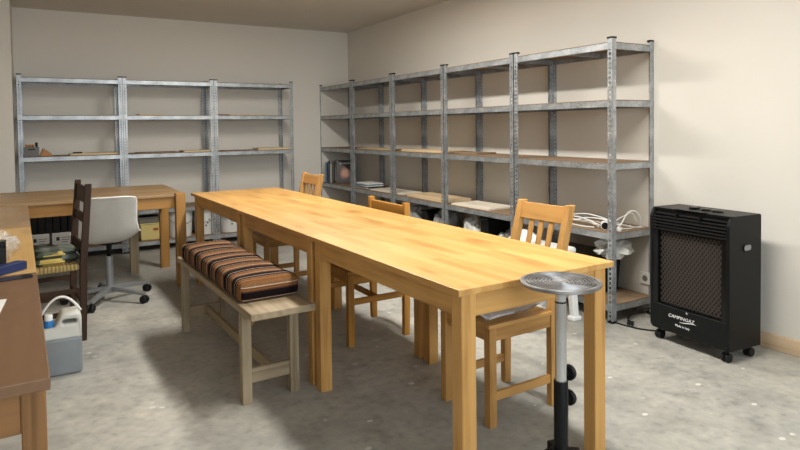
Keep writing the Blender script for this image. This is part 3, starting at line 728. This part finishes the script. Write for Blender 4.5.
# ------------------------------------------------------------------ jerry can
def jerrycan():
    t = thing('jerry_can', 'translucent jerry can with blue cap half full of grey liquid by the left table', 'jerry can', (-2.998, 1.035, 0), 0)
    w = .10; D_ = .15
    bm = bmn(); box(bm, -w, w, -D_ / 2, D_ / 2, 0, .195); part('lower_body', bm, 'liquid', t, .016, 4, True, label='lower half filled with grey blue liquid')
    hole = rrect(.012, .078, .262, .285, .011)[::-1]
    outer = [(-w, .188)] + [(-w, .235), (-w + .012, .248), (-.022, .252), (-.008, .275), (.006, .305), (.02, .314), (.082, .317), (w - .006, .308), (w, .29), (w, .188)]
    me = plate([outer, hole], D_ * .99, .012)
    put('upper_body', me, 'can_milk', t, (0, 0, 0), (PI / 2, 0, 0), label='milky white upper half with moulded handle')
    bm = bmn(); lathe(bm, [(0, .25), (.024, .25), (.024, .285), (.022, .289), (0, .289)], 24, (-.048, -.03, -.004)); c_ = part('cap', bm, 'blue_cap', t, label='blue screw cap'); smooth_angle(c_)
    bm = bmn(); lathe(bm, [(0, .285), (.019, .285), (.019, .314), (.016, .318), (0, .318)], 20, (-.048, -.03, -.004)); smooth_angle(part('spout', bm, 'white_plastic', c_))
    bm = bmn(); pts = [(-.085 + .185 * u_, .0, .24 + .15 * math.sin(PI * (.1 + .78 * u_)) ** .8) for u_ in [k / 20 for k in range(21)]]
    tube(bm, pts, .0065, 10); part('hose', bm, 'white_plastic', t, smooth=True, label='white hose looped over the top')
jerrycan()

# ------------------------------------------------------------------ things on the left tables
o = bx('blue_bar', 'navy', None, -.26, 0, -.022, .022, 0, .032, .003, 2); o.location = (-3.131, .085, .7405); o.rotation_euler = (0, 0, .78); tag(o, 'navy blue bar lying across the joint of the left tables', 'tool')
bx('end_cap', 'navy_dark', o, -.001, .006, -.021, .021, .001, .031, .002)
o = bx('flat_bar', 'navy_dark', None, -.22, 0, -.014, .014, 0, .008, .002, 2); o.location = (-3.10, -.075, .7405); o.rotation_euler = (0, 0, .2); tag(o, 'thin dark flat bar in front of the navy bar on the left table', 'tool')
bx('tip', 'black_plastic', o, -.03, .004, -.0145, .0145, -.0001, .0085, .001)
o = part('plastic_bag', blob((.19, .24, .115), 3, .3, 5, 3.5), 'clear_film', None, smooth=True, loc=(-3.25, .33, .7402)); tag(o, 'crumpled clear plastic bag on the yellow table', 'bag')
o = bx('black_case', 'black_plastic', None, -.12, 0, -.03, .03, 0, .10, .008, 3); o.location = (-3.181, .155, .7405); tag(o, 'black upright case between plastic bag and navy bar on the table', 'case')
bx('case_lid', 'black_gloss', o, -.122, .001, -.031, .031, .08, .102, .004, 2)
o = bx('paper_sheet', 'paper', None, -.21, 0, -.11, .11, 0, .0008, 0); o.location = (-3.166, -.48, .7405); o.rotation_euler = (0, 0, -.06); tag(o, 'white sheet of paper on the dark brown table', 'paper')

# ------------------------------------------------------------------ things on the back shelves
z3 = BL[2] + .005; z2 = BL[1] + .005; zb = BL[4] + .005
t = thing('tool_box', 'small grey open box of hand tools on the back shelf', 'box', (-3.13, 4.28, z3))
bm = bmn(); box(bm, -.062, .062, -.06, .06, 0, .006)
for a in ((-.062, .062, -.06, -.055), (-.062, .062, .055, .06), (-.062, -.057, -.055, .055), (.057, .062, -.055, .055)): box(bm, *a, .006, .088)
part('box_body', bm, 'grey_box', t)
bx('slot', 'black_plastic', t, -.03, .03, -.0612, -.0598, .062, .074, 0)
for k, (x, h, mm) in enumerate(((-.04, .12, 'kraft'), (-.015, .115, 'honey_z'), (.01, .112, 'rust_label'), (.04, .135, 'black_plastic'))):
    bm = bmn(); lathe(bm, [(0, .0065), (.005, .0065), (.005, .07), (.010, .08), (.012, h - .012), (.008, h), (0, h)], 10, (x, .01 * (k % 2), 0))
    o = part('hand_tool', bm, mm, None, smooth=True, loc=(-3.13, 4.28, z3)); tag(o, ['pale handled tool at the left in the grey tool box', 'honey handled tool in the grey tool box', 'rust red handled tool in the grey tool box', 'tall black handled tool in the grey tool box'][k], 'tool', 'hand tools in the grey box')
bm = bmn(); vs = [bm.verts.new(p) for p in ((-.055, -.04, 0), (.055, -.04, 0), (.055, .04, 0), (-.055, .04, 0), (-.04, -.03, .03), (.045, -.03, .022), (.045, .03, .022), (-.03, .03, .075), (-.025, -.02, .078))]
for f_ in ((0, 1, 5, 4), (1, 2, 6, 5), (2, 3, 7, 6), (3, 0, 4, 7), (4, 5, 8), (5, 6, 8), (6, 7, 8), (7, 4, 8), (0, 3, 2, 1)): bm.faces.new([vs[i] for i in f_])
o = part('cardboard_scrap', bm, 'kraft', None, .004, loc=(-3.01, 4.26, z3)); tag(o, 'folded brown cardboard piece beside the grey tool box', 'cardboard')
def sheet(label, cx, cy, w, l, z, rz, mat, th=.012, grp='loose boards on the shelves'):
    o = bx('board', mat, None, -w / 2, w / 2, -l / 2, l / 2, 0, th, .0015, 1); o.location = (cx, cy, z); o.rotation_euler = (0, 0, rz); tag(o, label, 'board', grp); return o
sheet('raw wooden board under a dark strip on the left back shelf', -2.59, 4.30, .44, .22, z3, .02, 'board_raw', .018)
o = bx('dark_strip', 'black_plastic', None, -.04, .04, -.012, .012, 0, .012, .002); o.location = (-2.74, 4.28, z3 + .0185); tag(o, 'small dark strip lying on the raw board on the left back shelf', 'strip')
sheet('short raw board on the middle back shelf at its right end', -1.60, 4.28, .30, .2, z3, .04, 'board_raw', .016)
sheet('long thin board on the third shelf of the middle back unit', -1.99, 4.33, .40, .25, z3, 0, 'hardboard', .008)
sheet('thin raw board on the upper shelf of the middle back unit', -2.055, 4.29, .24, .2, z2, .03, 'board_raw', .012)
sheet('thin raw board at the left of the corner unit upper shelf', -1.04, 4.30, .40, .22, z2, 0, 'board_raw', .01)
sheet('dark small board at the left end of the corner unit upper shelf', -1.32, 4.27, .12, .2, z2, 0, 'hardboard', .012)
sheet('raw board at the right of the corner unit third shelf', -.73, 4.28, .40, .22, z3, -.02, 'board_raw', .02)
# low boxes
for k, (x0, x1, lab) in enumerate(((-3.17, -3.005, 'white carton with printed lines at the far left under the desk'), (-2.985, -2.80, 'white carton with a dark print under the desk, right of its twin'))):
    t = thing('carton', lab, 'box', ((x0 + x1) / 2, 4.34, zb), 0, 'white cartons on the bottom back shelf'); h = (x1 - x0) / 2
    bx('carton_body', 'card_white', t, -h, h, -.15, .10, 0, .16, .003)
    bm = bmn()
    for r in range(3): box(bm, -h * .1, h * (.75 - .15 * r), -.1512, -.1500, .11 - r * .022, .115 - r * .022)
    box(bm, -h * .6, -h * .3, -.1512, -.15, .085, .12); part('print', bm, 'ink', t)
for k, x in enumerate((-3.135, -3.071, -3.007, -2.943, -2.879, -2.815)):
    t = thing('black_file_box', ['leftmost', 'second', 'third', 'fourth', 'fifth', 'rightmost'][k] + ' of the black file boxes in the row under the desk', 'box', (x, 4.34, zb + .1605), 0, 'black file boxes under the desk')
    bx('box_body', 'black_plastic', t, -.03, .03, -.14, .10, 0, .185, .004); bx('spine', 'black_plastic', t, -.022, .022, -.1425, -.14, .015, .165, .002)
def bucket(label, x, y, r, h, z):
    t = thing('bucket', label, 'bucket', (x, y, z), 0, 'white paint buckets under the desk')
    bm = bmn(); lathe(bm, [(0, 0), (r * .86, 0), (r * .97, h * .9), (r * .97, h * .93), (r, h * .93), (r, h), (0, h)], 28); smooth_angle(part('pail', bm, 'white_plastic', t))
    bm = bmn(); lathe(bm, [(0, h), (r * 1.02, h), (r * 1.02, h + .012), (r * .9, h + .016), (0, h + .012)], 28); smooth_angle(part('lid', bm, 'white_plastic', t))
    bm = bmn()
    for k in range(3): 
        a = math.radians(-95 + k * 9); p = Vector((math.cos(a), math.sin(a), 0)) * (r * .925)
        box(bm, p.x - .006, p.x + .006, p.y - .004, p.y + .004, h * (.35 + .12 * k), h * (.42 + .12 * k))
    part('print', bm, 'ink', t)
    bm = bmn(); tube(bm, [(r * 1.01 * math.cos(PI * k / 12), -.004 - r * 1.01 * math.sin(PI * k / 12), h * .9 - r * .75 * math.sin(PI * k / 12)) for k in range(13)], .003, 6); part('bail_handle', bm, 'steel', t, smooth=True)
bucket('white paint bucket behind the honey desk leg', -1.775, 4.31, .135, .27, zb)
bucket('white paint bucket seen between the far birch table legs', -1.51, 4.32, .12, .26, zb)
bucket('white paint bucket at the right end, under the corner unit', -1.23, 4.31, .125, .25, zb)
t = thing('storage_tub', 'cream plastic tub with orange label on the bottom back shelf', 'tub', (-2.09, 4.30, zb), 0)
bm = bmn(); v = box(bm, -.10, .10, -.11, .11, 0, .165)
for q in v[:4]: q.co.x *= .93; q.co.y *= .93
part('tub_body', bm, 'cream_plastic', t, .01, 3); bx('label_patch', 'rust_label', t, .025, .075, -.1125, -.108, .10, .125, 0)
bm = bmn(); box(bm, -.105, .105, -.115, .115, .166, .178); part('lid', bm, 'cream_plastic', t, .004)
t = thing('grey_crate', 'grey lidded crate on top of the cream tub', 'crate', (-2.10, 4.30, zb + .1785), 0)
bx('crate_body', 'lid_grey', t, -.10, .09, -.10, .10, 0, .05, .004); bx('lid', 'lid_grey', t, -.11, .10, -.11, .11, .05, .062, .004)

# ------------------------------------------------------------------ things on the right shelves
L3 = RL[2] + .005; L4 = RL[3] + .005; L5 = RL[4] + .005
sheet('thin raw board on the third shelf above the magazine pile', .19, 3.32, .24, .72, L3, 0, 'board_raw', .010)
sheet('pale raw board on the third shelf of the middle right unit', .19, 2.30, .25, .72, L3, .02, 'board_raw', .020)
sheet('brown board on the third shelf between pale board and corner', .20, 2.80, .22, .25, L3, 0, 'hardboard', .010)
sheet('brown board behind the post on the third shelf', .22, 1.72, .22, .40, L3, .03, 'hardboard', .014)
sheet('grey-brown board on the fourth shelf in front of the magazines', .17, 2.98, .26, .62, L4, .05, 'board_pale', .014)
sheet('thick raw board on the fourth shelf of the middle right unit', .18, 2.20, .29, .68, L4, -.03, 'board_raw', .024)
sheet('pale board on the fourth shelf second from the heater', .165, 1.50, .29, .50, L4, .03, 'board_pale', .016)
# books leaning in the far unit
def book(label, k, th, h, w, lean, mat, cover=None):
    t = thing('book', label, 'book', (.035 + k * .0258, 4.435 - k * .0124, L4), 1.1, 'books standing in the far right unit')
    mt = Matrix.Rotation(lean, 4, 'X')
    bm = bmn(); box(bm, -w / 2, w / 2, 0, th, 0, h, mt); low = min(v_.co.z for v_ in bm.verts)
    for v_ in bm.verts: v_.co.z -= low
    part('cover', bm, cover or mat, t, .001)
    bm = bmn(); box(bm, -w / 2 + .004, w / 2 + .0008, .002, th - .002, .004, h - .004, mt)
    for v_ in bm.verts: v_.co.z -= low
    part('pages', bm, 'paper', t)
book('blue book at the far left of the leaning books', 0, .022, .25, .17, -.0, 'book_blue')
book('dark book next to the blue one in the far unit', 1, .02, .27, .17, -.0, 'book_dark')
book('grey spined book in the row of leaning books', 2, .024, .24, .17, -.0, 'book_grey')
book('slim dark book behind the black picture book', 3, .014, .26, .17, -.0, 'book_dark')
t = thing('picture_book', 'black book with a reddish picture on its cover, leaning open to the room', 'book', (.165, 4.215, L4), -.47, 'books standing in the far right unit')
bm = bmn(); box(bm, -.10, .10, 0, .02, 0, .285, Matrix.Rotation(-.16, 4, 'X')); lo = min(v_.co.z for v_ in bm.verts)
for v_ in bm.verts: v_.co.z -= lo
part('cover', bm, 'book_cover_print', t, .001)
bm = bmn()
for k in range(5): box(bm, -.06 + k * .026, -.042 + k * .026, -.0012, .001, .235, .252, Matrix.Rotation(-.16, 4, 'X'))
for v_ in bm.verts: v_.co.z -= lo
part('title_print', bm, 'card_white', t)
for k in range(7):
    mt = ['paper', 'book_dark', 'paper_blue', 'paper', 'book_grey', 'paper_blue', 'paper'][k]
    o = bx('magazine', mt, None, -.105, .105, -.145, .145, 0, .0075, .001); o.location = (.165 + .012 * math.sin(k * 2.1), 3.56 + .015 * math.cos(k * 3), L4 + .0002 + k * .0079); o.rotation_euler = (0, 0, .08 * math.sin(k * 1.7))
    tag(o, ['lowest', 'second lowest', 'third lowest', 'middle', 'third highest', 'second highest', 'topmost'][k] + ' magazine of the flat pile beside the standing books', 'magazine', 'flat magazine pile')
# white cables and power strip on nearest unit
def wig(seed, pts, r=.0045, n=10, amp=.02):
    rnd = random.Random(seed); out = []
    P_ = [Vector(p) for p in pts]
    for i in range(len(P_) - 1):
        p0, p1, p2, p3 = P_[max(i - 1, 0)], P_[i], P_[i + 1], P_[min(i + 2, len(P_) - 1)]
        for k in range(n):
            a = k / n; out.append(.5 * (2 * p1 + (p2 - p0) * a + (2 * p0 - 5 * p1 + 4 * p2 - p3) * a * a + (3 * p1 - p0 - 3 * p2 + p3) * a ** 3))
    out.append(P_[-1]); bm = bmn(); tube(bm, out, r, 7); return bm
zc = L4 + .0055
cabs = [('white cable bowed upward beside the heater end of the shelf', [(.05, .04, zc), (.12, -.0 + .04, zc + .03), (.22, .06, zc + .10), (.27, .04, zc + .105), (.31, .03, zc + .05), (.33, .05, zc)]),
        ('long white cable crossing the shelf over the others', [(.10, .60, zc + .0), (.12, .42, zc + .02), (.09, .30, zc + .05), (.08, .18, zc + .06), (.12, .10, zc + .045), (.22, .04, zc + .012), (.30, .03, zc)]),
        ('white cable loop at the left of the power strip', [(.06, .15, zc + .02), (.05, .30, zc + .055), (.07, .48, zc + .045), (.10, .62, zc + .012), (.16, .60, zc), (.16, .42, zc + .008), (.10, .26, zc + .02), (.06, .16, zc + .01)]),
        ('lowest white cable lying flat along the shelf front', [(.04, .55, zc), (.05, .40, zc), (.045, .27, zc), (.06, .2, zc + .002)]),
        ('high white cable loop behind the tube end', [(.14, .62, zc), (.12, .45, zc + .05), (.10, .30, zc + .075), (.12, .18, zc + .06), (.18, .12, zc + .02), (.24, .2, zc)]),
        ('middle white cable running left from the tube end', [(.03, .60, zc + .0), (.045, .46, zc + .028), (.06, .32, zc + .035), (.11, .22, zc + .03), (.2, .2, zc)]),
        ('white cable stretched low towards the heater', [(.06, .085, zc), (.10, .06, zc + .008), (.18, .045, zc), (.27, .035, zc + .004), (.33, .03, zc)]),
        ('white cable arching steeply to the back post', [(.08, .08, zc + .02), (.16, .09, zc + .06), (.22, .09, zc + .075), (.28, .08, zc + .09), (.30, .06, zc + .04), (.335, .06, zc + .01)]),
        ('white cable ending in plugs near the post', [(.08, .10, zc + .03), (.14, .05, zc + .03), (.2, .07, zc + .016), (.26, .10, zc), (.32, .12, zc)])]
lead = thing('extension_lead', 'tangle of white extension cable with a round black-faced end on the shelf by the heater', 'cable', (.1, .25, L4), 0)
for k, (lab, pts) in enumerate(cabs):
    part('cord', wig(k, [(p[0] - .1, p[1] - .25, p[2] - L4) for p in pts]), 'white_plastic', lead, smooth=True)
t = bpy.data.objects.new('socket_end', None); COL.objects.link(t); t.parent = lead; t.location = (-.045, -.145, 0); t.rotation_euler = (0, 0, -.86)
bm = bmn(); lathe(bm, [(0, 0), (.026, 0), (.028, .003), (.028, .07), (.024, .075), (0, .075)], 24, (0, 0, .0285), Matrix.Rotation(-PI / 2, 4, 'X') @ Matrix.Identity(4)); smooth_angle(part('tube', bm, 'white_plastic', t))
bm = bmn(); lathe(bm, [(0, -.0015), (.022, -.0015), (.022, .004), (0, .004)], 24, (0, 0, .0285), Matrix.Rotation(-PI / 2, 4, 'X')); part('end_face', bm, 'black_plastic', t)
t = thing('plug', 'white plug lying on the shelf front right of the post', 'plug', (.10, .03, L4), .4)
bx('plug_body', 'white_plastic', t, -.018, .018, -.014, .014, 0, .024, .005, 2)
for s in (-.008, .008):
    bm = bmn(); tube(bm, [(.018, s, .012), (.036, s, .012)], .0022, 8); part('pin', bm, 'chrome', t)
# bottom shelf of the right units: bags, bins
t = thing('black_bin', 'large black bin on the bottom shelf behind the near post', 'bin', (.19, .47, L5), 0)
bm = bmn(); v = box(bm, -.14, .14, -.27, .27, 0, .25)
for q in v[:4]: q.co.x *= .9; q.co.y *= .94
part('bin_body', bm, 'black_plastic', t, .012, 3); bx('bin_rim', 'black_gloss', t, -.15, .15, -.28, .28, .242, .26, .004)
o = part('carrier_bag', blob((.22, .2, .12), 9, .6, 3, 2.3), 'bag_white', None, smooth=False, loc=(.175, .15, L5 + .261)); tag(o, 'crumpled white carrier bag on the black bin', 'bag')
for k, (x, y, dx, dy, dz, mt, lab) in enumerate(((.15, 1.13, .24, .26, .30, 'grey_film', 'grey plastic wrapped bundle behind the nearest chair back'), (.14, 1.60, .24, .27, .36, 'milky_film', 'white plastic bag on the bottom shelf, second unit'), (.15, 2.05, .24, .26, .37, 'grey_film', 'grey plastic bag below the thick raw board'), (.15, 2.50, .24, .26, .36, 'grey_film', 'tall grey plastic bag on the bottom shelf of the middle unit'), (.15, 2.95, .24, .26, .28, 'clear_film', 'clear plastic bag behind the chair with the solid rail'), (.15, 3.44, .24, .3, .26, 'grey_film', 'low grey bag on the bottom shelf below the magazines'))):
    o = part('plastic_bag', blob((dx, dy, dz), k + 11, .28, 5, 3), mt, None, smooth=True, loc=(x + .03, y, L5)); tag(o, lab, 'bag', 'plastic bags on the bottom shelf')
for k, (y, h, lab) in enumerate(((1.365, .38, 'black crate between bags on the bottom shelf, second unit'), (2.27, .34, 'black crate between the two grey bags of the middle unit'), (3.17, .30, 'black crate beside the low grey bag under the magazines'))):
    t = thing('black_crate', lab, 'crate', (.20, y, L5), 0, 'black crates on the bottom shelf'); bx('crate_body', 'black_plastic', t, -.13, .13, -.05, .05, 0, h, .008, 2); bx('crate_rim', 'black_gloss', t, -.135, .135, -.054, .054, h - .02, h + .004, .004)
# white plastic step stool in front of the shelves
t = thing('plastic_stool', 'white moulded plastic stool behind the nearest chair', 'stool', (-.33, .33, 0), 0)
bm = bmn(); box(bm, -.2, .2, -.16, .16, .43, .475); part('stool_top', bm, 'white_plastic', t, .018, 4, True)
for sx in (-1, 1):
    for sy in (-1, 1):
        bm = bmn(); a = Vector((sx * .165, sy * .125, .435)); b = Vector((sx * .19, sy * .145, .03)); beam(bm, a, b, .06, .045, (0, 1, 0), .045, .04)
        l_ = part('leg', bm, 'white_plastic', t, .006)
        bm = bmn(); box(bm, b.x - .04, b.x + .04, b.y - .03, b.y + .03, 0, .032); part('flared_foot', bm, 'white_plastic', l_, .012, 3)
bx('brace', 'white_plastic', t, -.16, .16, -.142, -.122, .37, .432, .004)
o = part('white_bundle', blob((.18, .20, .10), 21, .3, 3, 1.8), 'bag_white', None, smooth=False, loc=(-.40, .36, .4755)); tag(o, 'white rumpled bundle on the plastic stool', 'bundle')

# socket, floor cable, plug
t = thing('wall_socket', 'white wall socket under the shelf by the heater', 'socket', (RIGHT, .06, .225), 0)
bx('plate', 'socket_white', t, -.012, 0, -.04, .04, -.04, .04, .003, 2)
bm = bmn(); lathe(bm, [(0, 0), (.02, 0), (.02, .003), (.017, .003), (.017, -.001), (0, -.001)], 20, (-.0135, 0, 0), Matrix.Rotation(PI / 2, 4, 'Y')); part('recess', bm, 'lid_grey', t)
o = part('floor_cable', wig(3, [(.03, .02, .005), (.035, -.06, .005), (.06, -.16, .005), (.12, -.24, .005), (.20, -.26, .005)], .005), 'black_plastic', None, smooth=True); tag(o, 'black cable on the floor between shelf post and heater', 'cable')
o = part('heater_cable', wig(4, [(.09, -.06, .012), (.12, -.02, .012), (.17, .0, .03), (.24, -.01, .06), (.29, -.08, .07), (.30, -.20, .03)], .006), 'black_plastic', None, smooth=True); tag(o, 'black cable rising from a plug under the shelf', 'cable')
t = thing('black_plug', 'black plug lying on the floor beside the heater', 'plug', (.075, -.075, 0), .5)
bm = bmn(); box(bm, -.03, .02, -.018, .018, 0, .026); part('plug_body', bm, 'black_plastic', t, .006, 2)
for s in (-.008, .008):
    bm = bmn(); tube(bm, [(-.03, s, .013), (-.047, s, .013)], .0022, 8); part('pin', bm, 'chrome', t)
